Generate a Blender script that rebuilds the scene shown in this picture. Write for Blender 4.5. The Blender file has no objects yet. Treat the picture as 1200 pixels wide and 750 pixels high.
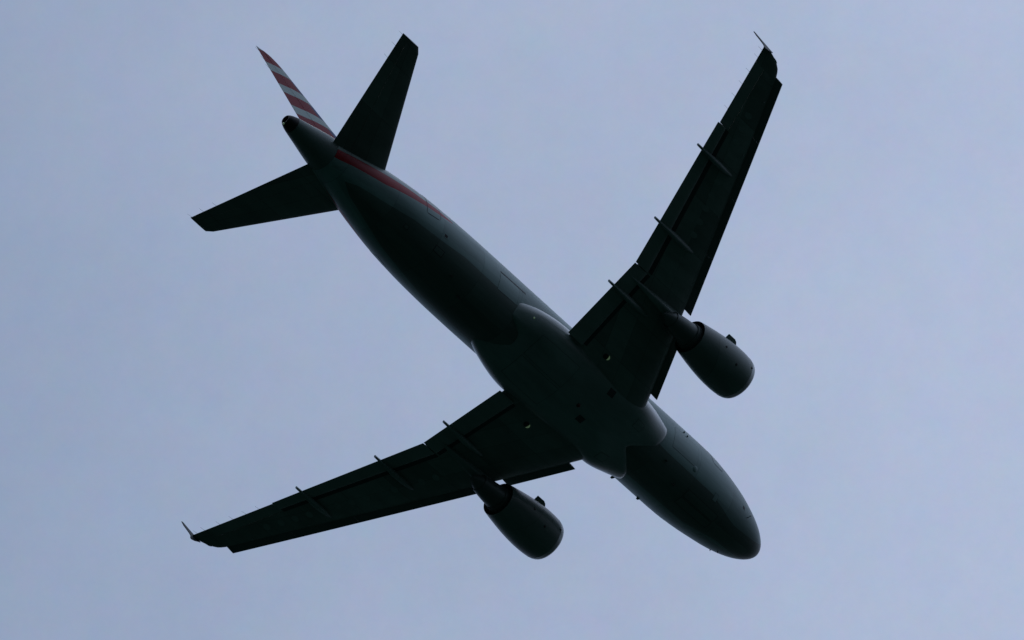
import bpy, bmesh, math, random
from mathutils import Vector, Matrix, Quaternion
from math import radians, sin, cos, pi

random.seed(7)
SC = bpy.context.scene
COL = SC.collection

# ------------------------------------------------------------------ camera
CAM_ELEV = 55.0
EYE = Vector((0, 0, 1.7))
cam_data = bpy.data.cameras.new("camera")
cam_data.sensor_fit = 'HORIZONTAL'
cam_data.sensor_width = 36.0
cam_data.lens = 36.0 * 7836.815 / 1200.0
cam_data.clip_start = 0.1
cam_data.clip_end = 60000
cam = bpy.data.objects.new("camera", cam_data)
COL.objects.link(cam)
cam.location = EYE
cam.rotation_euler = (radians(90 + CAM_ELEV), 0, 0)
SC.camera = cam

# ------------------------------------------------------------------ sky and sun
SUN_ELEV, SUN_AZ = 70.0, -40.0          # azimuth clockwise from +Y
SKY_NISHITA = 0.10
HORIZON = 0.13
CLOUD_DARK = (0.244, 0.320, 0.466)
CLOUD_LIGHT = (0.440, 0.517, 0.698)
world = bpy.data.worlds.new("World")
SC.world = world
world.use_nodes = True
wn, wl = world.node_tree.nodes, world.node_tree.links
wn.clear()
def math_node_w(op, a, b):
    n = wn.new("ShaderNodeMath"); n.operation = op
    wl.new(a, n.inputs[0]); n.inputs[1].default_value = b
    return n.outputs[0]
w_out = wn.new("ShaderNodeOutputWorld")
w_mix = wn.new("ShaderNodeMixShader")
bg_sky = wn.new("ShaderNodeBackground")
bg_cloud = wn.new("ShaderNodeBackground")
nishita = wn.new("ShaderNodeTexSky")
nishita.sky_type = 'NISHITA'
nishita.sun_disc = False
nishita.sun_elevation = radians(SUN_ELEV)
nishita.sun_rotation = radians(SUN_AZ)
wl.new(nishita.outputs[0], bg_sky.inputs["Color"])
bg_sky.inputs["Strength"].default_value = SKY_NISHITA
tc = wn.new("ShaderNodeTexCoord")
# the cloud deck: thicker and darker towards one side, with soft uneven patches and a faint mottling
n1 = wn.new("ShaderNodeTexNoise")
n1.inputs["Scale"].default_value = 18.0
n1.inputs["Detail"].default_value = 3.0
n1.inputs["Roughness"].default_value = 0.45
wl.new(tc.outputs["Generated"], n1.inputs["Vector"])
n2 = wn.new("ShaderNodeTexNoise")
n2.inputs["Scale"].default_value = 150.0
n2.inputs["Detail"].default_value = 7.0
n2.inputs["Roughness"].default_value = 0.88
wl.new(tc.outputs["Generated"], n2.inputs["Vector"])
sepx = wn.new("ShaderNodeSeparateXYZ")
wl.new(tc.outputs["Generated"], sepx.inputs[0])
add1 = wn.new("ShaderNodeMath"); add1.operation = 'MULTIPLY_ADD'
wl.new(n1.outputs[0], add1.inputs[0]); add1.inputs[1].default_value = 0.085
wl.new(sepx.outputs[0], add1.inputs[2])
mr1 = wn.new("ShaderNodeMapRange")
mr1.inputs["From Min"].default_value = -0.08
mr1.inputs["From Max"].default_value = 0.122
wl.new(add1.outputs[0], mr1.inputs["Value"])
cr = wn.new("ShaderNodeMix")
cr.data_type = 'RGBA'
cr.inputs[6].default_value = (*CLOUD_DARK, 1)
cr.inputs[7].default_value = (*CLOUD_LIGHT, 1)
wl.new(mr1.outputs[0], cr.inputs[0])
vs = wn.new("ShaderNodeVectorMath"); vs.operation = 'MULTIPLY_ADD'
wl.new(n2.outputs["Color"], vs.inputs[0])
vs.inputs[1].default_value = (0.34, 0.22, 0.22); vs.inputs[2].default_value = (0.83, 0.89, 0.89)
vm = wn.new("ShaderNodeVectorMath")
vm.operation = 'MULTIPLY'
wl.new(cr.outputs[2], vm.inputs[0])
wl.new(vs.outputs[0], vm.inputs[1])
wl.new(vm.outputs[0], bg_cloud.inputs["Color"])
bg_cloud.inputs["Strength"].default_value = 1.0
w_mix.inputs[0].default_value = 0.9     # nearly closed overcast
wl.new(bg_sky.outputs[0], w_mix.inputs[1])
wl.new(bg_cloud.outputs[0], w_mix.inputs[2])
# an overcast deck is far darker towards the horizon than overhead
sepw = wn.new("ShaderNodeSeparateXYZ")
wl.new(tc.outputs["Generated"], sepw.inputs[0])
mr3 = wn.new("ShaderNodeMapRange")
mr3.interpolation_type = 'SMOOTHSTEP'
mr3.inputs["From Min"].default_value = 0.0
mr3.inputs["From Max"].default_value = 0.8
mr3.inputs["To Min"].default_value = HORIZON
mr3.inputs["To Max"].default_value = 1.0
wl.new(sepw.outputs[2], mr3.inputs["Value"])
wl.new(mr3.outputs[0], bg_cloud.inputs["Strength"])
wl.new(math_node_w('MULTIPLY', mr3.outputs[0], SKY_NISHITA), bg_sky.inputs["Strength"])
wl.new(w_mix.outputs[0], w_out.inputs["Surface"])

sun_data = bpy.data.lights.new("sun", 'SUN')
sun_data.energy = 0.5
sun_data.angle = radians(40)
sun_data.color = (1.0, 0.96, 0.9)
sun = bpy.data.objects.new("sun", sun_data)
COL.objects.link(sun)
sdir = Vector((sin(radians(SUN_AZ)) * cos(radians(SUN_ELEV)), cos(radians(SUN_AZ)) * cos(radians(SUN_ELEV)), sin(radians(SUN_ELEV))))
sun.rotation_euler = sdir.to_track_quat('Z', 'Y').to_euler()
sun.location = (0, 0, 400)

SC.view_settings.view_transform = 'Standard'
SC.view_settings.look = 'None'
SC.view_settings.exposure = 0.0
SC.view_settings.gamma = 1.0
SC.view_settings.use_curve_mapping = False
SC.render.engine = 'CYCLES'
SC.cycles.max_bounces = 6

# ------------------------------------------------------------------ materials
def new_mat(name):
    m = bpy.data.materials.new(name)
    m.use_nodes = True
    nt = m.node_tree
    return m, nt, nt.nodes["Principled BSDF"]

def setp(b, color=None, rough=None, metal=None, coat=None, coat_rough=None, spec=None):
    if color is not None: b.inputs["Base Color"].default_value = (*color, 1)
    if rough is not None: b.inputs["Roughness"].default_value = rough
    if metal is not None: b.inputs["Metallic"].default_value = metal
    if coat is not None: b.inputs["Coat Weight"].default_value = coat
    if coat_rough is not None: b.inputs["Coat Roughness"].default_value = coat_rough
    if spec is not None: b.inputs["Specular IOR Level"].default_value = spec

def math_node(nt, op, a, b=None, c=None):
    n = nt.nodes.new("ShaderNodeMath"); n.operation = op
    for i, v in enumerate((a, b, c)):
        if v is None: continue
        if isinstance(v, (int, float)): n.inputs[i].default_value = v
        else: nt.links.new(v, n.inputs[i])
    return n.outputs[0]

def mix_rgb(nt, fac, a, b, blend='MIX'):
    n = nt.nodes.new("ShaderNodeMix"); n.data_type = 'RGBA'; n.blend_type = blend
    for sock, v in ((n.inputs[0], fac), (n.inputs[6], a), (n.inputs[7], b)):
        if isinstance(v, (int, float)): sock.default_value = v
        elif isinstance(v, tuple): sock.default_value = (*v, 1)
        else: nt.links.new(v, sock)
    return n.outputs[2]

def grime(nt, stretch=(0.12, 1.0, 1.0), scale=1.6, lo=0.72, hi=1.08):
    """streaks drawn out along the airflow; returns a grey multiplier colour"""
    t = nt.nodes.new("ShaderNodeTexCoord")
    mp = nt.nodes.new("ShaderNodeMapping"); mp.inputs["Scale"].default_value = stretch
    nt.links.new(t.outputs["Object"], mp.inputs["Vector"])
    n = nt.nodes.new("ShaderNodeTexNoise")
    n.inputs["Scale"].default_value = scale; n.inputs["Detail"].default_value = 6; n.inputs["Roughness"].default_value = 0.62
    nt.links.new(mp.outputs[0], n.inputs["Vector"])
    r = nt.nodes.new("ShaderNodeMapRange")
    r.inputs["From Min"].default_value = 0.3; r.inputs["From Max"].default_value = 0.7
    r.inputs["To Min"].default_value = lo; r.inputs["To Max"].default_value = hi
    nt.links.new(n.outputs[0], r.inputs["Value"])
    return r.outputs[0], t

def seams(nt, coord_socket, period, width=0.012, offset=0.0):
    """thin panel joints repeating along one coordinate: 1 on the joint"""
    f = math_node(nt, 'FRACT', math_node(nt, 'DIVIDE', math_node(nt, 'ADD', coord_socket, 100.0 + offset), period))
    return math_node(nt, 'LESS_THAN', f, width / period)

def panel_tone(nt, a, b, lo=0.84, hi=1.12):
    """every skin panel a slightly different grey"""
    c = nt.nodes.new("ShaderNodeCombineXYZ")
    nt.links.new(math_node(nt, 'FLOOR', a), c.inputs[0]); nt.links.new(math_node(nt, 'FLOOR', b), c.inputs[1])
    w = nt.nodes.new("ShaderNodeTexWhiteNoise"); w.noise_dimensions = '2D'
    nt.links.new(c.outputs[0], w.inputs["Vector"])
    return math_node(nt, 'MULTIPLY_ADD', w.outputs["Value"], hi - lo, lo)

def scale_col(nt, col, fac):
    n = nt.nodes.new("ShaderNodeVectorMath"); n.operation = 'SCALE'
    if isinstance(col, tuple): n.inputs[0].default_value = col
    else: nt.links.new(col, n.inputs[0])
    if isinstance(fac, (int, float)): n.inputs["Scale"].default_value = fac
    else: nt.links.new(fac, n.inputs["Scale"])
    return n.outputs[0]

def attr(nt, name):
    a = nt.nodes.new("ShaderNodeAttribute"); a.attribute_name = name
    return a.outputs["Fac"]

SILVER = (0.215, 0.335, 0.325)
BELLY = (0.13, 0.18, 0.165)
RED = (0.24, 0.012, 0.024)
BLUE = (0.03, 0.07, 0.2)
WHITE = (0.42, 0.52, 0.5)

def mat_fuselage():
    m, nt, b = new_mat("silver_fuselage_paint")
    g, t = grime(nt)
    sep = nt.nodes.new("ShaderNodeSeparateXYZ"); nt.links.new(t.outputs["Object"], sep.inputs[0])
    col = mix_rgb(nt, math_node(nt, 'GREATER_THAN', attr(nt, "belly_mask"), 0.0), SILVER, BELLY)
    col = mix_rgb(nt, math_node(nt, 'GREATER_THAN', attr(nt, "white_mask"), 0.0), col, WHITE)
    col = mix_rgb(nt, math_node(nt, 'GREATER_THAN', attr(nt, "red_mask"), 0.0), col, (0.38, 0.008, 0.016))
    s = seams(nt, sep.outputs[0], 2.67, 0.018, 0.4)
    col = mix_rgb(nt, math_node(nt, 'MULTIPLY', s, 0.45), col, (0.03, 0.035, 0.04))
    ang = math_node(nt, 'ARCTAN2', sep.outputs[1], math_node(nt, 'MULTIPLY', sep.outputs[2], -1.0))
    s2 = seams(nt, ang, 0.46, 0.006, 0.23)
    col = mix_rgb(nt, math_node(nt, 'MULTIPLY', s2, 0.3), col, (0.03, 0.035, 0.04))
    tone = panel_tone(nt, math_node(nt, 'DIVIDE', math_node(nt, 'ADD', sep.outputs[0], 100.4), 2.67), math_node(nt, 'DIVIDE', math_node(nt, 'ADD', ang, 100.23), 0.46))
    col = scale_col(nt, scale_col(nt, col, g), tone)
    nt.links.new(col, b.inputs["Base Color"])
    setp(b, rough=0.42, metal=0.1, coat=0.08, coat_rough=0.15, spec=0.4)
    return m

def mat_simple(name, color, rough, metal=0.0, coat=0.0, dirty=True, lo=0.75, hi=1.06, stretch=(0.2, 1, 1), scale=1.5, spec=None):
    m, nt, b = new_mat(name)
    setp(b, color, rough, metal, coat, 0.12, spec)
    if dirty:
        g, _ = grime(nt, stretch, scale, lo, hi)
        nt.links.new(scale_col(nt, color, g), b.inputs["Base Color"])
    return m

def mat_fin():
    m, nt, b = new_mat("striped_tail_paint")
    g, t = grime(nt, (0.5, 1, 0.5), 1.2, 0.86, 1.05)
    sep = nt.nodes.new("ShaderNodeSeparateXYZ"); nt.links.new(t.outputs["Object"], sep.inputs[0])
    x = math_node(nt, 'ADD', sep.outputs[0], OX)
    z = sep.outputs[2]
    u = math_node(nt, 'ADD', z, math_node(nt, 'MULTIPLY', math_node(nt, 'SUBTRACT', x, 32.0), 0.45))
    fr = math_node(nt, 'FRACT', math_node(nt, 'ADD', math_node(nt, 'DIVIDE', math_node(nt, 'SUBTRACT', u, 7.17), 1.63), 20.0))
    stripe = math_node(nt, 'LESS_THAN', fr, 0.6)
    front = math_node(nt, 'LESS_THAN', math_node(nt, 'SUBTRACT', x, math_node(nt, 'MULTIPLY', z, 0.62)), 27.1)
    sc = mix_rgb(nt, front, RED, BLUE)
    col = mix_rgb(nt, stripe, WHITE, sc)
    # metal-grey leading edge strip
    d = math_node(nt, 'SUBTRACT', x, math_node(nt, 'ADD', math_node(nt, 'MULTIPLY', z, 0.87), 31.55 - 7.85 * 0.87))
    col = mix_rgb(nt, math_node(nt, 'LESS_THAN', d, 0.42), col, (0.13, 0.19, 0.24))
    col = scale_col(nt, col, g)
    nt.links.new(col, b.inputs["Base Color"])
    setp(b, rough=0.6, coat=0.0, spec=0.12)
    return m

def mat_panel_grey(name, color, px, py, rough=0.42):
    m, nt, b = new_mat(name)
    g, t = grime(nt, (0.25, 1, 1), 1.3, 0.7, 1.08)
    sep = nt.nodes.new("ShaderNodeSeparateXYZ"); nt.links.new(t.outputs["Object"], sep.inputs[0])
    xs = math_node(nt, 'SUBTRACT', sep.outputs[0], math_node(nt, 'MULTIPLY', math_node(nt, 'ABSOLUTE', sep.outputs[1]), 0.5))
    s = math_node(nt, 'MAXIMUM', seams(nt, xs, px, 0.02), seams(nt, sep.outputs[1], py, 0.02))
    col = mix_rgb(nt, math_node(nt, 'MULTIPLY', s, 0.45), color, (0.03, 0.03, 0.03))
    tone = panel_tone(nt, math_node(nt, 'DIVIDE', math_node(nt, 'ADD', xs, 100.0), px), math_node(nt, 'DIVIDE', math_node(nt, 'ADD', sep.outputs[1], 100.0), py), 0.8, 1.15)
    nt.links.new(scale_col(nt, scale_col(nt, col, g), tone), b.inputs["Base Color"])
    setp(b, rough=rough, coat=0.05, coat_rough=0.2, spec=0.4)
    return m

OX = 16.0        # mesh origin: this many metres aft of the nose
M = {}
M['fus'] = mat_fuselage()
M['fin'] = mat_fin()
M['wing'] = mat_panel_grey("wing_grey_paint", (0.22, 0.27, 0.25), 1.1, 1.9)
M['flap'] = mat_simple("flap_grey_paint", (0.26, 0.31, 0.29), 0.45)
M['slat'] = mat_simple("slat_grey_paint", (0.13, 0.155, 0.15), 0.42)
M['tailplane'] = mat_panel_grey("tailplane_grey_paint", (0.2, 0.24, 0.225), 1.3, 2.1)
M['fairing'] = mat_simple("belly_fairing_paint", (0.23, 0.31, 0.295), 0.32, coat=0.8, lo=0.66)
M['canoe'] = mat_simple("fairing_grey_paint", (0.2, 0.27, 0.255), 0.4, coat=0.1)
M['nac'] = mat_panel_grey("nacelle_grey_paint", (0.17, 0.23, 0.215), 2.9, 50.0, 0.33)
M['bare'] = mat_simple("bare_aluminium", (0.34, 0.38, 0.38), 0.38, metal=0.9)
M['hot'] = mat_simple("heat_stained_metal", (0.11, 0.14, 0.135), 0.42, metal=0.3)
M['dark'] = mat_simple("dark_cavity", (0.012, 0.013, 0.014), 0.6)
M['black'] = mat_simple("black_rubber", (0.015, 0.016, 0.018), 0.5)
M['cone'] = mat_simple("tail_cone_paint", (0.15, 0.21, 0.195), 0.42, coat=0.05)
M['steel'] = mat_simple("dark_exhaust_steel", (0.05, 0.05, 0.052), 0.4, metal=0.6)
M['seam'] = mat_simple("seam_sealant_and_gap_shade", (0.05, 0.055, 0.06), 0.6)  # seam colour, also used for the painted shade ahead of the flaps
M['fence'] = mat_simple("fence_paint", (0.035, 0.05, 0.052), 0.5, spec=0.2)
M['faint'] = mat_simple("faint_panel_joint", (0.12, 0.155, 0.15), 0.5)
M['frame'] = mat_simple("door_frame_trim", (0.55, 0.57, 0.58), 0.35, metal=0.3)
M['glass'] = mat_simple("dark_window_glass", (0.012, 0.014, 0.018), 0.06, dirty=False)
M['lens'] = mat_simple("lens_painted_glint", (0.25, 0.33, 0.25), 0.12, metal=0.3, dirty=False)
M['redlens'] = mat_simple("red_beacon_lens", (0.08, 0.01, 0.01), 0.1, dirty=False)
M['greenlens'] = mat_simple("green_lamp_lens", (0.02, 0.3, 0.1), 0.1, dirty=False)
M['blade'] = mat_simple("titanium_blade", (0.2, 0.21, 0.23), 0.3, metal=0.9)

_b = M['lens'].node_tree.nodes["Principled BSDF"]
_b.inputs["Emission Color"].default_value = (0.6, 1.0, 0.55, 1); _b.inputs["Emission Strength"].default_value = 0.065   # glints on the lenses put in as faint emission
def mat_ground():
    m, nt, b = new_mat("dark_woodland_and_grass")
    t = nt.nodes.new("ShaderNodeTexCoord")
    n = nt.nodes.new("ShaderNodeTexNoise"); n.inputs["Scale"].default_value = 0.006; n.inputs["Detail"].default_value = 10
    nt.links.new(t.outputs["Object"], n.inputs["Vector"])
    r = nt.nodes.new("ShaderNodeValToRGB")
    r.color_ramp.elements[0].position = 0.35; r.color_ramp.elements[0].color = (0.005, 0.016, 0.0125, 1)
    r.color_ramp.elements[1].position = 0.68; r.color_ramp.elements[1].color = (0.012, 0.036, 0.026, 1)
    nt.links.new(n.outputs[0], r.inputs[0]); nt.links.new(r.outputs[0], b.inputs["Base Color"])
    setp(b, rough=1.0, spec=0.1)
    return m
M['ground'] = mat_ground()

# ------------------------------------------------------------------ mesh helpers
def build(name, verts, faces, mats, parent=None, fmats=None, sharp=38.0, attrs=None, flip_check=True):
    me = bpy.data.meshes.new(name)
    me.from_pydata([(v[0] - (OX if parent is not None else 0), v[1], v[2]) for v in verts], [], faces)
    for m in (mats if isinstance(mats, (list, tuple)) else [mats]): me.materials.append(m)
    if fmats: me.polygons.foreach_set("material_index", fmats)
    if attrs:
        for k, vals in attrs.items():
            a = me.attributes.new(k, 'FLOAT', 'POINT'); a.data.foreach_set("value", vals)
    bm = bmesh.new(); bm.from_mesh(me)
    if flip_check: bmesh.ops.recalc_face_normals(bm, faces=bm.faces)
    for f in bm.faces: f.smooth = True
    ca = radians(sharp)
    for e in bm.edges:
        if len(e.link_faces) == 2 and e.calc_face_angle(0) > ca: e.smooth = False
    bm.to_mesh(me); bm.free()
    o = bpy.data.objects.new(name, me)
    COL.objects.link(o)
    if parent is not None: o.parent = parent
    return o

def interp(x, xs, ys):
    if x <= xs[0]: return ys[0]
    for i in range(len(xs) - 1):
        if x <= xs[i + 1]:
            t = (x - xs[i]) / (xs[i + 1] - xs[i]); return ys[i] + t * (ys[i + 1] - ys[i])
    return ys[-1]

def smooth_interp(x, xs, ys):
    """monotone cubic (Fritsch-Carlson)"""
    n = len(xs)
    if x <= xs[0]: return ys[0]
    if x >= xs[-1]: return ys[-1]
    d = [(ys[i + 1] - ys[i]) / (xs[i + 1] - xs[i]) for i in range(n - 1)]
    def slope(i):
        if i == 0: return d[0]
        if i == n - 1: return d[-1]
        if d[i - 1] * d[i] <= 0: return 0.0
        h0, h1 = xs[i] - xs[i - 1], xs[i + 1] - xs[i]
        w1, w2 = 2 * h1 + h0, h1 + 2 * h0
        return (w1 + w2) / (w1 / d[i - 1] + w2 / d[i])
    i = max(k for k in range(n - 1) if xs[k] <= x)
    h = xs[i + 1] - xs[i]; t = (x - xs[i]) / h
    m0, m1 = slope(i), slope(i + 1)
    return ((2*t**3 - 3*t**2 + 1) * ys[i] + (t**3 - 2*t**2 + t) * h * m0 + (-2*t**3 + 3*t**2) * ys[i + 1] + (t**3 - t**2) * h * m1)

def loft(loops, cap0=True, cap1=True, closed=True):
    verts, faces = [], []
    n = len(loops[0])
    for L in loops: verts += [tuple(p) for p in L]
    for i in range(len(loops) - 1):
        for j in range(n if closed else n - 1):
            k = (j + 1) % n
            faces.append((i * n + j, i * n + k, (i + 1) * n + k, (i + 1) * n + j))
    if cap0: faces.append(tuple(range(n))[::-1])
    if cap1: faces.append(tuple((len(loops) - 1) * n + j for j in range(n)))
    return verts, faces

def mirror(verts, faces, s):
    if s > 0: return verts, faces
    return [(v[0], -v[1], v[2]) for v in verts], [tuple(reversed(f)) for f in faces]

def tube(points, r, n=6):
    loops = []
    for i, p in enumerate(points):
        p = Vector(p)
        a = Vector(points[max(0, i - 1)]); b = Vector(points[min(len(points) - 1, i + 1)])
        d = (b - a).normalized()
        u = d.orthogonal().normalized(); v = d.cross(u)
        rr = r[i] if isinstance(r, (list, tuple)) else r
        loops.append([p + (u * cos(2*pi*k/n) + v * sin(2*pi*k/n)) * rr for k in range(n)])
    return loft(loops)

def revolve(profile, cx, cy, cz, n=64, closed_profile=False, tilt=0.0):
    """profile of (x, r) turned about an axis along x"""
    verts, faces = [], []
    for (x, r) in profile:
        for k in range(n):
            a = 2 * pi * k / n
            verts.append((cx + x, cy + r * sin(a), cz - r * cos(a) + tilt * x))
    m = len(profile)
    rng = m if closed_profile else m - 1
    for i in range(rng):
        i2 = (i + 1) % m
        for k in range(n):
            k2 = (k + 1) % n
            faces.append((i * n + k, i * n + k2, i2 * n + k2, i2 * n + k))
    return verts, faces

def airfoil(tc, n=22, cut=1.0, camber=0.012, te=0.004):
    """closed loop of (s, z) for unit chord, from the upper trailing edge round the nose to the lower one"""
    pts_u, pts_l = [], []
    for i in range(n + 1):
        s = cut * (1 - cos(pi * i / n)) / 2 if cut == 1.0 else cut * (1 - cos(pi * 0.5 * i / n))
        yt = 5 * tc * (0.2969 * math.sqrt(s) - 0.126 * s - 0.3516 * s**2 + 0.2843 * s**3 - 0.1036 * s**4)
        yc = camber * (1 - (2 * s - 1) ** 2) * (0.5 + s)
        pts_u.append((s, yc + yt + te * s * 0.5)); pts_l.append((s, yc - yt - te * s * 0.5))
    return pts_u[::-1] + pts_l[1:]

# ------------------------------------------------------------------ ground
gs = 22000.0
gv, gf = [], []
rings = [0, 30, 100, 300, 1000, 3000, 9000, gs]
for r in rings:
    for k in range(48):
        a = 2 * pi * k / 48; gv.append((r * cos(a), r * sin(a), 0.0))
for i in range(1, len(rings) - 1):
    for k in range(48):
        k2 = (k + 1) % 48; gf.append((i * 48 + k, i * 48 + k2, (i + 1) * 48 + k2, (i + 1) * 48 + k))
gf.append(tuple(48 + k for k in range(48)))
gv = gv[48:]; gf = [tuple(i - 48 for i in f) for f in gf]
ground = build("ground", gv, gf, M['ground'])
for p in ground.data.polygons:
    if p.normal.z < 0: p.flip()
ground['kind'] = 'structure'

# ------------------------------------------------------------------ the aircraft's pose (aircraft axes: x aft, y starboard, z up)
Rcam = ((-0.60894856, 0.74775636, -0.26465465), (-0.54909718, -0.63816944, -0.5396592), (-0.57242811, -0.18330357, 0.79920327))
Tcam = (1.253222, 1.568934, 298.351734)
e = radians(CAM_ELEV)
RIGHT, DOWN, FWD = Vector((1, 0, 0)), Vector((0, sin(e), -cos(e))), Vector((0, cos(e), sin(e)))
def axis(j): return RIGHT * Rcam[0][j] + DOWN * Rcam[1][j] + FWD * Rcam[2][j]
ax, ay, az = axis(0), axis(1), axis(2)
pos = EYE + RIGHT * Tcam[0] + DOWN * Tcam[1] + FWD * Tcam[2]
Mw = Matrix(((ax.x, ay.x, az.x, pos.x), (ax.y, ay.y, az.y, pos.y), (ax.z, ay.z, az.z, pos.z), (0, 0, 0, 1)))
plane = bpy.data.objects.new("airliner", None)
COL.objects.link(plane)
plane.empty_display_size = 4
plane.matrix_world = Mw
plane['label'] = "silver twin-engine airliner with red-striped tail fin, seen from below against the grey sky"
plane['category'] = "airplane"

# ------------------------------------------------------------------ fuselage
FS = [(0, -.70, -.70, 0), (.1, -.99, -.40, .31), (.3, -1.17, -.14, .52), (.6, -1.34, .12, .75), (1, -1.49, .38, .97), (1.5, -1.62, .64, 1.17), (2, -1.72, .94, 1.33),
      (2.6, -1.81, 1.36, 1.49), (3.2, -1.87, 1.64, 1.60), (4, -1.93, 1.84, 1.72), (5, -1.96, 1.94, 1.815), (6, -1.97, 1.97, 1.855), (14, -1.97, 1.97, 1.855),
      (20.4, -1.97, 1.97, 1.855), (22, -1.90, 1.97, 1.85), (24, -1.70, 1.96, 1.81), (26, -1.33, 1.95, 1.69), (28, -.86, 1.90, 1.44), (30, -.32, 1.80, 1.06), (31.1, .03, 1.70, .84),
      (31.5, .14, 1.66, .77), (32.6, .43, 1.48, .54), (33.3, .61, 1.33, .39), (33.72, .72, 1.2, .27)]
_fx = [s[0] for s in FS]
def fsec(x):
    if x < 0.6:                                   # rounded nose cap: parabola-like growth
        t = math.sqrt(max(x, 0) / 0.6)
        b6, t6, w6 = (smooth_interp(0.6, _fx, [s[k] for s in FS]) for k in (1, 2, 3))
        k = t * (1.06 - 0.06 * t)
        return (-.7 + (b6 + .7) * k, -.7 + (t6 + .7) * k, w6 * k)
    return tuple(smooth_interp(x, _fx, [s[k] for s in FS]) for k in (1, 2, 3))
def fpt(x, th, off=0.0):
    """fuselage surface point, th measured from straight down towards starboard"""
    b, t, w = fsec(x); c = (b + t) / 2; h = (t - b) / 2
    return Vector((x, (w + off) * sin(th), c - (h + off) * cos(th)))
def th_of_z(x, z, side=1):
    b, t, w = fsec(x); c = (b + t) / 2; h = (t - b) / 2
    return side * math.acos(max(-1, min(1, (c - z) / h)))

xs = [0.002, .01, .03, .06, .1, .16, .24, .34, .45, .6, .8, 1.0, 1.25, 1.5, 1.75, 2, 2.3, 2.6, 2.9, 3.2, 3.6, 4, 4.5, 5, 5.5, 6]
x = 7.0
while x < 20.5: xs.append(x); x += 0.75
while x < 31.15: xs.append(x); x += 0.14
XC = 31.12
xs = [q for q in xs if q < XC - 0.03] + [XC]
NT = 144
loops = [[fpt(q, 2 * pi * k / NT) for k in range(NT)] for q in xs]
v, f = loft(loops, True, True)
def red_m(p):
    lo = interp(p[0], (24.3, 25.5, 26.4, 28.5, 29.1, 30.8, 31.2), (-.05, -.15, -.18, -.20, -.13, .08, .15))
    hi = interp(p[0], (24.3, 25.4, 26.5, 27.3, 28.1, 31.2), (-.02, .14, .16, .24, .27, .42))
    if p[0] < 24.3: return -1.0
    if p[1] < 0: lo += .12 + .22 * max(0, min(1, (p[0] - 28) / 2))
    return min(p[2] - lo, hi - p[2]) * 5
def white_m(p):
    if p[0] < 24.6: return -1.0
    lo = interp(p[0], (24.3, 25.4, 26.5, 27.3, 28.1, 31.2), (.0, .16, .18, .26, .29, .44))
    return min(p[2] - lo, (0.75 + lo * 0.4) - p[2]) * 5
def belly_m(p):  # darker belly paint; its tapered aft end stands in for shade
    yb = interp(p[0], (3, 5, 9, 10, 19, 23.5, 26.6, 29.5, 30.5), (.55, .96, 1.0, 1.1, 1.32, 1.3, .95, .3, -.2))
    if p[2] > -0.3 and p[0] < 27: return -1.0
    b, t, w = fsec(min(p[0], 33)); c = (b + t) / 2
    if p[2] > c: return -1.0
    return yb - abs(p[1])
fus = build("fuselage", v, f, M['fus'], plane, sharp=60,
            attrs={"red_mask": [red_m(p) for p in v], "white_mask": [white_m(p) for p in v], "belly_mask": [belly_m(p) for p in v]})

# tail cone and auxiliary exhaust
cx_ = [XC + 0.012]
x = 31.3
while x < 33.2: cx_.append(x); x += 0.2
cx_ += [33.25]
v, f = loft([[fpt(q, 2 * pi * k / 72) for k in range(72)] for q in cx_], True, True)
tail_cone = build("tail_cone", v, f, M['cone'], fus, sharp=50)
L = [[fpt(q, 2 * pi * k / 72, o) for k in range(72)] for q, o in ((33.262, .0), (33.4, .0), (33.55, -.01), (33.66, -.03), (33.72, -.06), (33.71, -.10), (33.6, -.12), (33.3, -.14))]
v, f = loft(L, True, True)
build("auxiliary_exhaust", v, f, M['black'], fus, sharp=50)
v, f = revolve([(0, 0.0), (0.0, .05), (.04, .045), (.06, .0)], 33.70, -0.16, 0.80, 20)
build("tail_light", v, f, M['lens'], fus)

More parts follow.
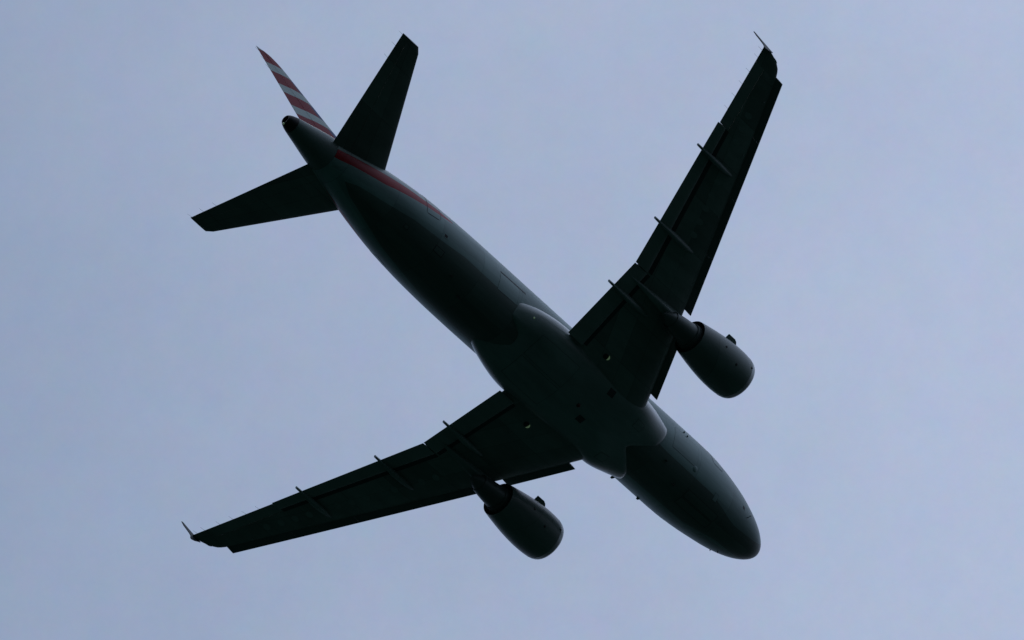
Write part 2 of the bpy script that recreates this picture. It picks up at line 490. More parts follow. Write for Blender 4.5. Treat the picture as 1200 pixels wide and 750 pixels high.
def patch(name, x0, x1, z0, z1, side, mat, frame=None, off=0.006, fw=0.05, nx=8, nz=14, parent=None, by_theta=False, surf=fpt, corner=0.0):
    """a panel laid on the fuselage skin, with a rim (its thickness) and an optional frame strip"""
    if by_theta: t0, t1 = radians(z0), radians(z1)
    us = [x0, x0 + fw] + [x0 + fw + (x1 - x0 - 2 * fw) * i / nx for i in range(1, nx)] + [x1 - fw, x1]
    ws = [0, None] + list(range(1, nz)) + [None, 1]
    verts, faces, fm = [], [], []
    hgt = abs(z1 - z0) if not by_theta else abs(t1 - t0) * 2.0
    fr = fw / hgt
    ws = [0, fr] + [fr + (1 - 2 * fr) * i / nz for i in range(1, nz)] + [1 - fr, 1]
    for o in (off, -0.03):
        for u in us:
            for w_ in ws:
                uu = u
                if corner:
                    e_ = min(w_, 1 - w_) * hgt
                    if e_ < corner:
                        dlt = corner - math.sqrt(max(corner**2 - (corner - e_)**2, 0))
                        uu = min(max(u, x0 + dlt), x1 - dlt)
                th = (t0 + (t1 - t0) * w_) if by_theta else th_of_z(uu, z0 + (z1 - z0) * w_, side)
                verts.append(surf(uu, th, o))
    nu, nw = len(us), len(ws)
    def id_(l, i, j): return l * nu * nw + i * nw + j
    for i in range(nu - 1):
        for j in range(nw - 1):
            faces.append((id_(0, i, j), id_(0, i + 1, j), id_(0, i + 1, j + 1), id_(0, i, j + 1)))
            edge = i in (0, nu - 2) or j in (0, nw - 2)
            fm.append(1 if (frame is not None and edge) else 0)
    rim = [(i, 0) for i in range(nu)] + [(nu - 1, j) for j in range(1, nw)] + [(i, nw - 1) for i in range(nu - 2, -1, -1)] + [(0, j) for j in range(nw - 2, 0, -1)]
    for a, b in zip(rim, rim[1:] + rim[:1]):
        faces.append((id_(0, *a), id_(0, *b), id_(1, *b), id_(1, *a))); fm.append(1 if frame is not None else 0)
    return build(name, verts, faces, [mat] + ([frame] if frame is not None else []), parent or fus, fmats=fm, sharp=40)

M['silver'] = mat_simple("silver_door_paint", SILVER, 0.42, 0.1, 0.08)
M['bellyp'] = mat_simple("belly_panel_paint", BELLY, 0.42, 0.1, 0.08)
for s in (1, -1):
    # the aft cabin door keeps the fuselage stripe: it reuses the livery masks
    o = patch("cabin_door", 25.32, 26.17, -0.47, 1.35, s, M['fus'], M['seam'], fw=0.035, corner=0.14, nx=10, nz=40)
    me = o.data
    for nm, fn in (("red_mask", red_m), ("white_mask", white_m), ("belly_mask", belly_m)):
        a = me.attributes.new(nm, 'FLOAT', 'POINT')
        a.data.foreach_set("value", [fn((w.co.x + OX, w.co.y, w.co.z)) for w in me.vertices])
    patch("cabin_door", 4.62, 5.44, -0.47, 1.38, s, M['silver'], M['seam'], fw=0.03, corner=0.14)
    patch("emergency_exit", 13.62, 14.15, 0.05, 1.07, s, M['silver'], M['seam'], fw=0.025, corner=0.1)
patch("cargo_door", 6.6, 8.4, -1.42, -0.4, 1, M['silver'], M['faint'], fw=0.012, corner=0.08)
patch("cargo_door", 19.95, 21.3, -1.42, -0.66, 1, M['silver'], M['faint'], fw=0.012, corner=0.08)
patch("door_hinge", 19.5, 21.3, -0.64, -0.58, 1, M['seam'], None, fw=0.01, nz=2)
patch("service_panel", 24.56, 25.1, 20, 30, 1, M['bellyp'], M['seam'], fw=0.035, by_theta=True)
patch("service_panel", 24.72, 25.0, 46.5, 54, 1, M['dark'], M['silver'], fw=0.05, by_theta=True)
patch("service_panel", 26.6, 26.85, 15, 22, 1, M['bellyp'], M['seam'], fw=0.03, by_theta=True)
for t0, t1 in ((0.6, 14), (-14, -0.6)):
    patch("nose_gear_door", 4.0, 6.3, t0, t1, 1, M['bellyp'], M['seam'], fw=0.025, by_theta=True)
patch("service_panel", 4.62, 4.9, 25, 37, 1, M['silver'], M['seam'], fw=0.012, by_theta=True)
patch("service_panel", 2.66, 2.82, 57, 62, 1, M['black'], None, fw=0.02, by_theta=True)

# cabin windows
for s in (1, -1):
    i = 0
    xw = 6.3
    while xw < 25.0:
        if not (13.5 < xw < 14.25):
            c_th = th_of_z(xw, 0.52, s)
            verts, faces = [], []
            for o_ in (0.002, -0.02):
                verts.append(fpt(xw, c_th, o_))
                for k in range(14):
                    a = 2 * pi * k / 14
                    zz = 0.52 + 0.165 * math.copysign(abs(sin(a)) ** 0.75, sin(a)); xx = xw + 0.115 * math.copysign(abs(cos(a)) ** 0.75, cos(a))
                    verts.append(fpt(xx, th_of_z(xx, zz, s), o_))
            for k in range(14):
                k2 = (k + 1) % 14
                faces.append((0, 1 + k, 1 + k2)); faces.append((1 + k, 16 + k, 16 + k2, 1 + k2))
            build("cabin_window", verts, faces, M['glass'], fus)
        xw += 0.533
# cockpit panes
for s in (1, -1):
    for (xa, za), (xb, zb), (xc, zc), (xd, zd) in (
        ((1.62, .62), (2.35, .62), (2.62, 1.18), (2.32, 1.12)), ((2.42, .60), (3.0, .60), (3.15, 1.12), (2.72, 1.18)), ((3.06, .62), (3.55, .66), (3.42, 1.05), (3.22, 1.1))):
        verts, faces = [], []
        N = 6
        for o_ in (0.007, -0.03):
            for i in range(N + 1):
                for j in range(N + 1):
                    u_, w_ = i / N, j / N
                    xx = (1 - w_) * ((1 - u_) * xa + u_ * xb) + w_ * ((1 - u_) * xd + u_ * xc)
                    zz = (1 - w_) * ((1 - u_) * za + u_ * zb) + w_ * ((1 - u_) * zd + u_ * zc)
                    b_, t_, w0 = fsec(xx)
                    zz = min(zz, t_ - 0.02)
                    verts.append(fpt(xx, th_of_z(xx, zz, s), o_))
        K = (N + 1) ** 2
        for i in range(N):
            for j in range(N):
                a = i * (N + 1) + j
                faces.append((a, a + N + 1, a + N + 2, a + 1))
        rim = [i * (N + 1) for i in range(N + 1)] + [N * (N + 1) + j for j in range(1, N + 1)] + [i * (N + 1) + N for i in range(N - 1, -1, -1)] + [j for j in range(N - 1, 0, -1)]
        for a, b in zip(rim, rim[1:] + rim[:1]): faces.append((a, b, b + K, a + K))
        build("cockpit_window", verts, faces, M['glass'], fus)

# antennas, drains, probes and beacons under the fuselage
def blade(name, x, th_deg, length, height, thick, mat, sweep=0.5, parent=None, surf=fpt):
    th = radians(th_deg)
    base = surf(x, th, -0.02); n = (surf(x, th, 0.5) - surf(x, th, 0.0)).normalized()
    side = Vector((1, 0, 0)).cross(n).normalized()
    prof = [(-.5, 0), (-.25, .5), (.1, .42), (.5, 0), (.1, -.42), (-.25, -.5)]
    L = []
    for h_, k in ((0, 1), (height * 0.6, .8), (height, .5)):
        L.append([base + Vector((1, 0, 0)) * (p[0] * length * k + sweep * h_) + side * p[1] * thick * k + n * h_ for p in prof])
    v, f = loft(L)
    return build(name, v, f, mat, parent or fus, sharp=30)
blade("antenna", 6.9, -66, .22, .12, .04, M['canoe'])
blade("antenna", 7.1, 4, .3, .16, .05, M['black'])
blade("antenna", 22.6, -3, .3, .16, .05, M['black'])
blade("drain_mast", 8.3, 22, .2, .16, .04, M['black'])
blade("drain_mast", 23.6, 12, .2, .16, .04, M['black'])
blade("antenna", 8.6, -72, .22, .16, .05, M['canoe'])
for xx, tt in ((2.15, 62), (2.35, 52), (2.15, -62), (2.0, -48)):
    blade("pitot_probe", xx, tt, .08, .08, .03, M['steel'], sweep=-0.6)
for xx, tt in ((7.62, 84), (7.40, 81)):
    blade("sensor_vane", xx, tt, .12, .09, .04, M['bare'])
def dome(name, x, th_deg, r, h, mat, surf=fpt, parent=None, n=20):
    th = radians(th_deg)
    base = surf(x, th, -0.01); nn = (surf(x, th, 0.5) - surf(x, th, 0.0)).normalized()
    u_ = Vector((1, 0, 0)); u_ = (u_ - nn * u_.dot(nn)).normalized(); w_ = nn.cross(u_)
    L = []
    for i in range(6):
        a = pi / 2 * i / 6
        L.append([base + (u_ * cos(2*pi*k/n) + w_ * sin(2*pi*k/n)) * r * cos(a) + nn * h * sin(a) for k in range(n)])
    v, f = loft(L)
    return build(name, v, f, mat, parent or fus, sharp=50)
dome("outflow_valve", 6.61, 41.4, .15, .04, M['silver'])
dome("beacon", 12.2, 180, .1, .14, M['redlens'])

# ------------------------------------------------------------------ belly fairing
TA = (-92, -75, -55, -36, -14, 0, 14, 31, 56, 75, 92)
XF = (9.3, 8.75, 8.72, 9.02, 9.9, 10.45, 9.94, 9.2, 8.95, 8.95, 9.4)
XA = (18.8, 19.6, 19.8, 20.15, 19.3, 18.9, 19.0, 19.9, 19.8, 19.5, 18.8)
def bp(x, th, off=0.0):
    d = math.degrees(th)
    xf, xa = smooth_interp(d, TA, XF), smooth_interp(d, TA, XA)
    a = max(0.0, min(1.0, (x - xf) / 2.4)); b_ = max(0.0, min(1.0, (xa - x) / 2.8))
    fa = math.sqrt(max(0, 1 - (1 - a) ** 2)) * (0.5 + 0.5 * a * a * (3 - 2 * a)); fb = math.sqrt(max(0, 1 - (1 - b_) ** 2)) * (0.55 + 0.45 * b_ * b_ * (3 - 2 * b_))
    lim = smooth_interp(x, (8.7, 9.3, 10.2, 11.6, 16.6, 17.5, 18.46, 19.1, 19.57, 20.1), (58, 65, 75, 81, 73, 71, 66, 60, 54, 45))
    t = max(0.0, min(1.0, (lim - abs(d)) / 15.0))
    edge = math.sqrt(max(0, 1 - (1 - t) ** 2))
    hgt = 0.34 + 0.28 * math.exp(-((abs(d) - 46) / 22.0) ** 2)
    k = max(0.0, min(1.0, (abs(d) - 50) / 28.0)); hgt *= 1 - 0.42 * k * k * (3 - 2 * k)
    return fpt(x, th, fa * fb * hgt * edge + off - 0.014)
xsB = []
x = 8.6
while x < 20.3:
    xsB.append(x); x += 0.04 if (x < 11.2 or x > 17.5) else 0.12
NB = 150
vb, fb_ = [], []
for q in xsB:
    for k in range(NB + 1): vb.append(bp(q, radians(-92 + 184 * k / NB)))
for i in range(len(xsB) - 1):
    for k in range(NB): fb_.append((i * (NB + 1) + k, i * (NB + 1) + k + 1, (i + 1) * (NB + 1) + k + 1, (i + 1) * (NB + 1) + k))
fairing = build("belly_fairing", vb, fb_, M['fairing'], plane, sharp=75)
def fairpatch(name, x0, x1, d0, d1, mat, frame, fw=0.03): patch(name, x0, x1, d0, d1, 1, mat, frame, off=0.006, fw=fw, by_theta=True, surf=bp, parent=fairing)
fairpatch("main_gear_door", 15.6, 18.2, 1.5, 33, M['fairing'], M['seam'], fw=0.012)
fairpatch("main_gear_door", 15.6, 18.2, -33, -1.5, M['fairing'], M['seam'], fw=0.012)
fairpatch("vent", 13.15, 13.55, 31, 39, M['seam'], None)
fairpatch("vent", 13.35, 13.75, -15, -7, M['seam'], None)
fairpatch("access_panel", 10.7, 11.3, 24, 34, M['fairing'], M['seam'], fw=0.012)
fairpatch("access_panel", 10.7, 11.3, -34, -24, M['fairing'], M['seam'], fw=0.012)
dome("beacon", 14.2, 0, .1, .12, M['redlens'], surf=bp, parent=fairing)
dome("inspection_light", 18.95, 43, .05, .03, M['lens'], surf=bp, parent=fairing)

# ------------------------------------------------------------------ wings
def wz(y): return interp(abs(y), (2, 6.3, 13.2, 17), (-1.55, -.97, .02, .6))
def x_slat(y): return 11.11 + (y - 2.44) * 0.5249       # front edge of the extended slats
def x_le(y):                                             # front edge of the fixed wing
    if y <= 16.27: return x_slat(y) + 0.40
    return interp(y, (16.27, 16.5, 16.64, 16.75, 16.82, 16.9, 16.97), (18.76, 18.93, 19.07, 19.26, 19.42, 19.66, 20.0))
def x_flap(y):                                           # rear edge of the extended flaps
    return interp(y, (1.9, 6.32, 13.19), (17.2, 17.32, 19.49))
def x_te(y):                                             # rear edge of the clean wing
    return interp(y, (1.9, 6.32, 13.2, 17.0), (16.95, 17.05, 19.28, 20.46))
def tcr(y): return interp(y, (2, 6.4, 17), (0.15, 0.118, 0.105))

def wing_loop(y, cutx):
    xl, xt = x_le(y), x_te(y)
    c = xt - xl
    cut = min(1.0, (cutx - xl) / c)
    pts = airfoil(tcr(y), cut=cut if cut < 0.999 else 1.0)
    return [Vector((xl + s * c, y, wz(y) + z * c)) for s, z in pts]

def element_loop(y, x0, x1, z0, z1, th, n=14, camber=0.03):
    c = x1 - x0
    return [Vector((x0 + s * c, y, z0 + (z1 - z0) * s + z * c)) for s, z in airfoil(th / c, n=n, camber=camber, te=0.012)]

def make_wing(s):
    sts = []
    def st(y, cutx): sts.append(wing_loop(y, cutx))
    ys = [0.7, 1.9, 2.6, 3.5, 4.4, 5.3, 6.2, 6.32, 6.5, 7.5, 8.5, 9.5, 10.5, 11.5, 12.5, 13.22]
    for y in ys: st(y, x_te(y) - 0.02)
    sts2 = [13.24, 14, 14.8, 15.6, 16.2]
    for y in sts2: st(y, x_te(y) - 0.62)
    for y in (16.22, 16.27, 16.4, 16.52, 16.64, 16.75, 16.82, 16.88, 16.93, 16.97): st(y, x_te(y))
    v, f = loft(sts)
    v, f = mirror(v, f, s)
    w = build("wing", v, f, M['wing'], plane, sharp=35)
    def part(name, lp, mat, sharp=35):
        v, f = loft(lp); v, f = mirror(v, f, s)
        return build(name, v, f, mat, w, sharp=sharp)
    # slats
    for y0, y1 in ((2.44, 5.15), (6.2, 8.63), (8.638, 11.18), (11.188, 13.73), (13.738, 16.33)):
        lp = []
        for t in (0, 0.5, 1):
            y = y0 + (y1 - y0) * t; x0 = x_slat(y)
            ch = interp(y, (2, 17), (.82, .56)); zz = wz(y)
            lp.append(element_loop(y, x0, x0 + ch, zz - 0.10 - .06 * ch, zz + 0.02 + ch * 0.10, 0.15 * (1.15 - y * 0.02), camber=0.05))
        part("slat", lp, M['slat'])
    # flaps
    for y0, y1, ch0, ch1 in ((2.02, 6.27, 1.05, .92), (6.31, 13.232, .90, .58)):
        lp = []
        for t in (0, 0.25, 0.5, 0.75, 1):
            y = y0 + (y1 - y0) * t; ch = ch0 + (ch1 - ch0) * t; xt = x_flap(y)
            z0 = wz(y) - 0.135; z1 = wz(y) - 0.14
            lp.append(element_loop(y, xt - ch, xt, z0, z1 - 0.03, 0.14 * ch, camber=0.03))
        part("flap", lp, M['flap'])
    # dark strip standing in for the shade in the gap ahead of each flap
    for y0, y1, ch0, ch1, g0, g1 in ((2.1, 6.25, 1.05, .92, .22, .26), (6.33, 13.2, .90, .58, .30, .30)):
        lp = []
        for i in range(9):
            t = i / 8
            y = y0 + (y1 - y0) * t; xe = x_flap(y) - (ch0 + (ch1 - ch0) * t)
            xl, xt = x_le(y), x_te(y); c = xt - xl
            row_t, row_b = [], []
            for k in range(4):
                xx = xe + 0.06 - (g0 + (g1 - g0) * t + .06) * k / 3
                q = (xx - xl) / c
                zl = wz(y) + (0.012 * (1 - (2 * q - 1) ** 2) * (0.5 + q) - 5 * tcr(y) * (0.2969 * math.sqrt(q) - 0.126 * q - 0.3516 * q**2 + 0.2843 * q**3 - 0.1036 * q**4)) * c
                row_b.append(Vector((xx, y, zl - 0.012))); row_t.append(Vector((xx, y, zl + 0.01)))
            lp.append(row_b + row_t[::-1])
        part("flap_gap_shade", lp, M['seam'])
    # aileron
    lp = []
    for y in (13.237, 14.7, 16.214):
        full = airfoil(tcr(y)); xl, xt = x_le(y), x_te(y); c = xt - xl
        hx = xt - 0.60
        cut = (hx - xl) / c
        yt = 5 * tcr(y) * (0.2969 * math.sqrt(cut) - 0.126 * cut - 0.3516 * cut**2 + 0.2843 * cut**3 - 0.1036 * cut**4)
        yc = 0.012 * (1 - (2 * cut - 1) ** 2) * (0.5 + cut)
        zc = wz(y) + yc * c
        pr = [(xt, .006), (hx + .3, yt * c * 0.52), (hx, yt * c), (hx - .004, 0), (hx, -yt * c), (hx + .3, -yt * c * 0.52), (xt, -.006)]
        lp.append([Vector((a, y, zc + (wz(y) - zc) * max(0, (a - hx) / .6) + b)) for a, b in pr])
    part("aileron", lp, M['flap'])
    # flap track fairings
    for y, xa, xf, wd, dp in ((11.9, 19.38, 16.75, .27, .32), (8.3, 18.25, 15.3, .28, .36), (4.9, 17.6, 14.6, .28, .36)):
        lp = []
        N = 18
        for i in range(N + 1):
            t = i / N; xx = xf + (xa - xf) * t
            e_ = (math.sin(pi * min(1, t * 1.0)) ** 0.55) if 0 < t < 1 else 0.02
            e_ = max(e_, 0.03)
            if t > 0.6: e_ = max(e_, 0.66) * (1 - 0.4 * ((t - 0.6) / 0.4))
            zt = wz(y) - 0.02 - 0.06 * math.sin(pi * t) - (0.05 * t)
            dd = dp * e_ + 0.02
            lp.append([Vector((xx, y + wd / 2 * e_ * cos(a), zt - dd * (0.45 - 0.55 * sin(a)) )) for a in [2 * pi * k / 16 for k in range(16)]])
        part("flap_track_fairing", lp, M['canoe'], 50)
    # wing-tip fence
    y = 16.985
    prof = [(19.88, .58), (20.05, .68), (20.5, .95), (20.86, 1.21), (20.98, 1.21), (20.92, .95), (20.66, .60), (20.62, .45), (20.74, .14), (20.66, .10), (20.40, .22), (20.08, .46)]
    v = [(a, y - .014, b) for a, b in prof] + [(a, y + .02, b) for a, b in prof]
    n = len(prof)
    f = [tuple(range(n)), tuple(range(2 * n - 1, n - 1, -1))] + [(i, (i + 1) % n, n + (i + 1) % n, n + i) for i in range(n)]
    v, f = mirror(v, f, s)
    build("wing_fence", v, f, M['fence'], w)
    # navigation light
    v, f = tube([(19.33, 16.79, wz(16.8)), (19.46, 16.83, wz(16.8)), (19.62, 16.87, wz(16.9))], [.02, .035, .02], 8)
    v, f = mirror(v, f, s)
    build("navigation_light", v, f, M['greenlens'] if s > 0 else M['redlens'], w)
    # static wicks
    for y in (13.9, 14.5, 15.1, 15.7, 16.4, 16.75):
        v, f = tube([(x_te(y) - .03, y, wz(y) - .004), (x_te(y) + .30, y + .02, wz(y) - .03)], [.006, .004], 5)
        v, f = mirror(v, f, s)
        build("static_wick", v, f, M['black'], w)
    # small lamp by the wing root
    c = Vector((14.85, 2.36, 0))
    xl, xt = x_le(2.36), x_te(2.36); cc = xt - xl; sv = (c.x - xl) / cc
    yt = 5 * tcr(2.36) * (0.2969 * math.sqrt(sv) - 0.126 * sv - 0.3516 * sv**2 + 0.2843 * sv**3 - 0.1036 * sv**4)
    c.z = wz(2.36) - (yt - 0.012 * (1 - (2 * sv - 1) ** 2) * (0.5 + sv)) * cc
    L = [[c + Vector((r_ * cos(2*pi*k/20), r_ * .85 * sin(2*pi*k/20), h_)) for k in range(20)] for r_, h_ in ((.15, .05), (.15, -.02), (.12, -.028))]
    v, f = loft(L); v, f = mirror(v, f, s)
    lamp = build("landing_light", v, f, M['dark'], w)
    arc = [c + Vector((-.16 * cos(a_), .15 * sin(a_), -.035)) for a_ in [radians(-35 + 12 * i) for i in range(9)]]
    v, f = tube(arc, [.010, .02, .034, .042, .046, .036, .03, .02, .010], 8); v, f = mirror(v, f, s)
    build("landing_light_glint", v, f, M['lens'], w)  # crescent on the unlit lamp, its glint put in as emission
    # oval tank access panels along the underside
    def low_z(xx, y):
        xl, xt = x_le(y), x_te(y); c_ = xt - xl; q = max(0.001, (xx - xl) / c_)
        return wz(y) + (0.012 * (1 - (2 * q - 1) ** 2) * (0.5 + q) - 5 * tcr(y) * (0.2969 * math.sqrt(q) - 0.126 * q - 0.3516 * q**2 + 0.2843 * q**3 - 0.1036 * q**4)) * c_
    for y in (7.15, 7.75, 8.9, 9.5, 10.1, 10.7, 11.3, 12.5, 13.1, 13.7, 14.3):
        xm = x_le(y) + (x_te(y) - x_le(y)) * 0.40
        ring = []
        for h_, k_ in ((0.01, 1.0), (-.006, 1.0)):
            ring.append([Vector((xm + .21 * k_ * cos(2*pi*k/18), y + .13 * k_ * sin(2*pi*k/18), low_z(xm + .21 * cos(2*pi*k/18), y + .13 * sin(2*pi*k/18)) + h_)) for k in range(18)])
        v, f = loft(ring); v, f = mirror(v, f, s)
        build("tank_access_panel", v, f, M['flap'], w)
    # small fuel vents and bolts catching light under the leading edge
    for y in (7.2, 10.2, 12.9, 15.2):
        xx = x_le(y) + 0.22
        L = []
        for i in range(4):
            a = pi / 2 * i / 4
            L.append([Vector((xx + .035 * cos(2*pi*k/10) * cos(a), y + .035 * sin(2*pi*k/10) * cos(a), wz(y) - .115 - .03 * sin(a))) for k in range(10)])
        v, f = loft(L); v, f = mirror(v, f, s)
        build("slat_track_cap", v, f, M['bare'], w)
    return w
for s in (1, -1): make_wing(s)

# ------------------------------------------------------------------ engines
EY, EZ = 5.70, -2.12
def make_engine(s):
    cy = s * EY
    X0 = 9.45
    outer = [(0.10, .895), (.02, .95), (0.0, .975), (.02, 1.005), (.10, 1.045), (.28, 1.085), (.55, 1.112), (.9, 1.125), (1.35, 1.12), (1.8, 1.095), (2.35, 1.045), (2.9, .975), (3.4, .90), (3.73, .845), (3.8, .832)]
    inner = [(3.8, .815), (3.6, .83), (3.2, .85), (2.4, .88), (1.2, .88), (1.15, .87), (.6, .84), (.25, .835)]
    outer = [(a * .94, b) for a, b in outer]; inner = [(a * .94, b) for a, b in inner]
    prof = outer + inner
    v, f = revolve(prof, X0, cy, EZ, 72, closed_profile=True, tilt=-0.02)
    nac = build("engine_nacelle", v, f, M['nac'], plane, sharp=45)
    # polished lip
    v, f = revolve([(.30, .827), (.10, .887), (.02, .943), (-.008, .975), (.015, 1.011), (.10, 1.052), (.30, 1.094)], X0, cy, EZ, 72, tilt=-0.02)
    build("intake_lip", v, f, M['bare'], nac, sharp=50)
    # fan: disc and blades as one part, spinner its own
    fv, ff = [], []
    v, f = revolve([(1.35, .02), (1.35, .84)], X0, cy, EZ, 48); fv += v; ff += f
    for b in range(24):
        a0 = 2 * pi * b / 24
        base = len(fv)
        for r, tw, wd in ((.26, .35, .09), (.55, .75, .1), (.83, 1.05, .11)):
            for q in (-1, 1):
                aa = a0 + q * wd * sin(tw) / r * 0.9
                for th_ in (0, .012):
                    fv.append((X0 + 1.22 + q * wd * cos(tw) + th_, cy + r * sin(aa), EZ - r * cos(aa)))
        for i in (0, 4):
            o = base + i
            ff += [(o, o + 2, o + 6, o + 4), (o + 1, o + 5, o + 7, o + 3), (o, o + 4, o + 5, o + 1), (o + 2, o + 3, o + 7, o + 6)]
    build("fan", fv, ff, M['blade'], nac, flip_check=True)
    v, f = revolve([(.72, .005), (.78, .08), (.92, .17), (1.1, .25), (1.25, .29)], X0, cy, EZ, 36)
    build("spinner", v, f, M['steel'], nac)
    # core cowl, nozzle and plug behind the fan duct
    v, f = revolve([(2.3, .60), (3.0, .665), (3.4, .65), (3.75, .615), (3.76, .565), (4.3, .51), (5.0, .415), (5.0, .40), (4.5, .42), (3.6, .43)], X0, cy, EZ, 56, tilt=-0.02)
    build("core_cowl", v, f, M['hot'], nac, sharp=50)
    v, f = revolve([(3.6, .40), (4.7, .392), (5.02, .375), (5.25, .27), (5.45, .12), (5.52, .004)], X0, cy, EZ, 40, tilt=-0.02)
    build("exhaust_plug", v, f, M['hot'], nac, sharp=50)
    v, f = revolve([(2.28, .3), (2.28, .87)], X0, cy, EZ, 48)
    build("duct_vanes", v, f, M['dark'], nac)
    # strakes
    for q in (1, -1):
        a = radians(116 if q > 0 else 128) * q
        rad = Vector((0, sin(a), -cos(a))); tan = Vector((0, cos(a), sin(a)))
        c0 = Vector((X0, cy, EZ))
        pr = [(1.1, 1.10), (1.22, 1.25), (1.36, 1.31), (1.80, 1.31), (1.86, 1.08)]
        v = [c0 + Vector((x_, 0, 0)) + rad * r_ + tan * t_ for t_ in (-.016, .016) for x_, r_ in pr]
        n = len(pr)
        f = [tuple(range(n)), tuple(range(2 * n - 1, n - 1, -1))] + [(i, (i + 1) % n, n + (i + 1) % n, n + i) for i in range(n)]
        build("strake", v, f, M['nac'], nac)
    # latches and drains on the cowls
    for xx, dg in ((1.35, 38), (0.35, 62), (2.2, 60)):
        a = radians(dg)
        r_ = interp(xx, [p[0] for p in outer[3:]], [p[1] for p in outer[3:]])
        L = []
        for h_, k_ in ((-.03, 1.0), (.012, 1.0), (.02, .7)):
            L.append([Vector((X0 + xx + .06 * k_ * cos(2*pi*k/12), cy + (r_ + h_) * sin(a + .055 * k_ * sin(2*pi*k/12)), EZ - .02 * xx - (r_ + h_) * cos(a + .055 * k_ * sin(2*pi*k/12)))) for k in range(12)])
        v, f = loft(L)
        build("drain_port", v, f, M['dark'], nac)
    # pylon: forward beam over the core, then a slim keel under the wing
    L = []
    for x_, hw, zt, zb in ((10.3, .03, -1.0, -1.15), (10.7, .14, -.92, -1.2), (11.6, .20, -.80, -1.5), (12.6, .24, -.80, -1.78), (13.3, .26, -1.0, -1.86), (14.1, .25, -1.05, -1.80), (15.2, .18, -1.1, -1.56), (16.2, .10, -1.1, -1.36), (17.0, .03, -1.1, -1.22)):
        zc = (zt + zb) / 2; hh = (zt - zb) / 2
        L.append([Vector((x_, cy + hw * math.copysign(abs(cos(a)) ** .5, cos(a)), zc + hh * math.copysign(abs(sin(a)) ** .7, sin(a)))) for a in [2 * pi * (k + .5) / 20 for k in range(20)]])
    v, f = loft(L)
    build("engine_pylon", v, f, M['canoe'], nac, sharp=50)
for s in (1, -1): make_engine(s)

# ------------------------------------------------------------------ tail fin
def fin_x(z): return (31.55 + (z - 7.85) * 0.87, 33.17 - (7.85 - z) * 0.225)
def fin_loop(z, cut=1.0, tc=0.10):
    xl, xt = fin_x(z)
    if z > 7.5: xl += (z - 7.5) ** 2 * 2.2
    c = xt - xl
    return [Vector((xl + s_ * c, t_ * c, z)) for s_, t_ in airfoil(tc, cut=cut, camber=0.0)]
zs = [1.2, 1.9, 2.6, 3.5, 4.5, 5.5, 6.5, 7.3, 7.6, 7.75, 7.86]
v, f = loft([fin_loop(z, 0.70) for z in zs])
fin = build("tail_fin", v, f, M['fin'], plane, sharp=35)
L = []
for z in (2.05, 3.2, 4.5, 5.8, 7.0, 7.84):
    xl, xt = fin_x(z)
    if z > 7.5: xl += (z - 7.5) ** 2 * 2.2
    c = xt - xl; k = 0.70
    h_ = 5 * .10 * (0.2969 * math.sqrt(k) - 0.126 * k - 0.3516 * k**2 + 0.2843 * k**3 - 0.1036 * k**4) * c
    hx = xl + k * c + .012
    L.append([Vector((hx, -h_, z)), Vector((hx, h_, z)), Vector((hx + (xt - hx) * .5, h_ * .5, z)), Vector((xt, .006, z)), Vector((xt, -.006, z)), Vector((hx + (xt - hx) * .5, -h_ * .5, z))])
v, f = loft(L)
build("rudder", v, f, M['fin'], fin, sharp=20)
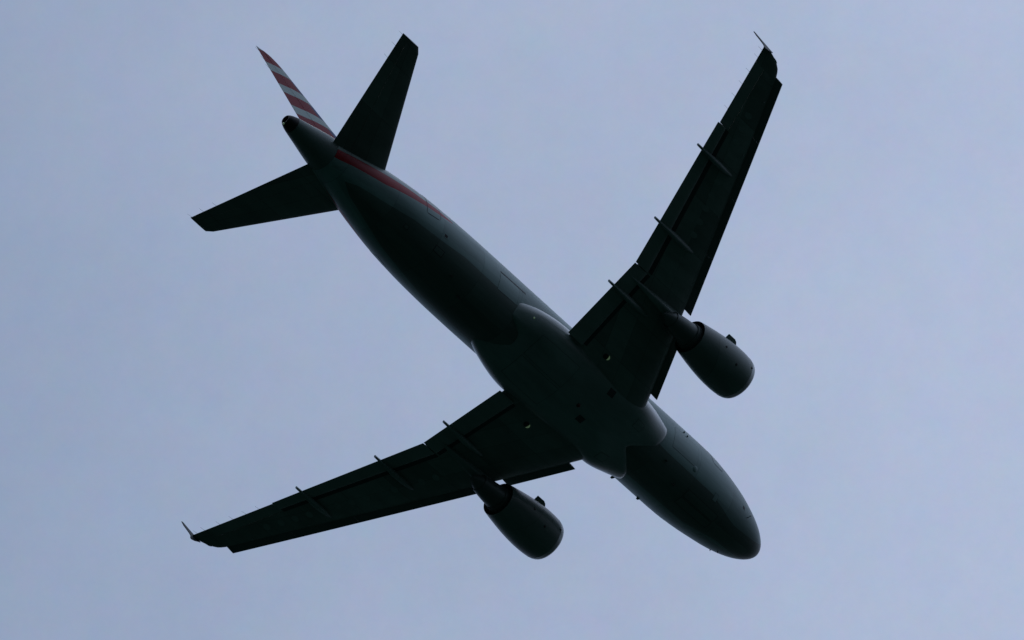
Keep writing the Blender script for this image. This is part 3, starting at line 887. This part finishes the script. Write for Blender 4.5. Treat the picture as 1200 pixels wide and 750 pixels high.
# dorsal fillet
L = []
for x_, zt, hw in ((24.6, 2.0, .02), (25.4, 2.14, .06), (26.2, 2.4, .12), (26.9, 2.72, .18), (27.6, 3.05, .2)):
    L.append([Vector((x_, -hw * 1.6, 1.7)), Vector((x_, -hw * .7, zt - .1)), Vector((x_, 0, zt)), Vector((x_, hw * .7, zt - .1)), Vector((x_, hw * 1.6, 1.7))])
v, f = loft(L)
build("dorsal_fin", v, f, M['fin'], fin, sharp=50)
for z in (6.3, 6.9, 7.5):
    xt = fin_x(z)[1]
    v, f = tube([(xt - .03, 0, z), (xt + .25, 0, z + .05)], [.006, .004], 5)
    build("static_wick", v, f, M['black'], fin)

# ------------------------------------------------------------------ tailplanes
def tp_z(y): return 0.66 + (y - 1.0) * 0.15
def tp_x(y):
    le = 28.44 + (y - 1.28) * 0.641
    te = 31.45 + (y - 0.8) * 0.245
    return le, te
def tp_loop(y, cut, z_off=0.0):
    xl, xt = tp_x(y)
    if y > 6.0: xl += (y - 6.0) * 0.5
    c = xt - xl
    return [Vector((xl + s_ * c, y, tp_z(y) + t_ * c)) for s_, t_ in airfoil(0.10, cut=cut, camber=0.0)]
for s in (1, -1):
    v, f = loft([tp_loop(y, 0.70) for y in (0.35, 1.2, 2.5, 4.0, 5.2, 5.98)] + [tp_loop(y, 1.0) for y in (6.0, 6.08, 6.16, 6.22)])
    v, f = mirror(v, f, s)
    tp = build("tailplane", v, f, M['tailplane'], plane, sharp=35)
    L = []
    for y in (0.74, 2.4, 3.8, 5.0, 5.994):
        xl, xt = tp_x(y); c = xt - xl; k = .70
        h_ = 5 * .10 * (0.2969 * math.sqrt(k) - 0.126 * k - 0.3516 * k**2 + 0.2843 * k**3 - 0.1036 * k**4) * c
        hx = xl + k * c + .012; z = tp_z(y)
        L.append([Vector((hx, y, z - h_)), Vector((hx, y, z + h_)), Vector((hx + (xt - hx) * .5, y, z + h_ * .5)), Vector((xt, y, z + .006)), Vector((xt, y, z - .006)), Vector((hx + (xt - hx) * .5, y, z - h_ * .5))])
    v, f = loft(L); v, f = mirror(v, f, s)
    build("elevator", v, f, M['tailplane'], tp, sharp=20)
    for y in (5.0, 5.6, 6.15):
        xt = tp_x(y)[1]
        v, f = tube([(xt - .03, y, tp_z(y)), (xt + .28, y + .02, tp_z(y) - .02)], [.006, .004], 5)
        v, f = mirror(v, f, s)
        build("static_wick", v, f, M['black'], tp)
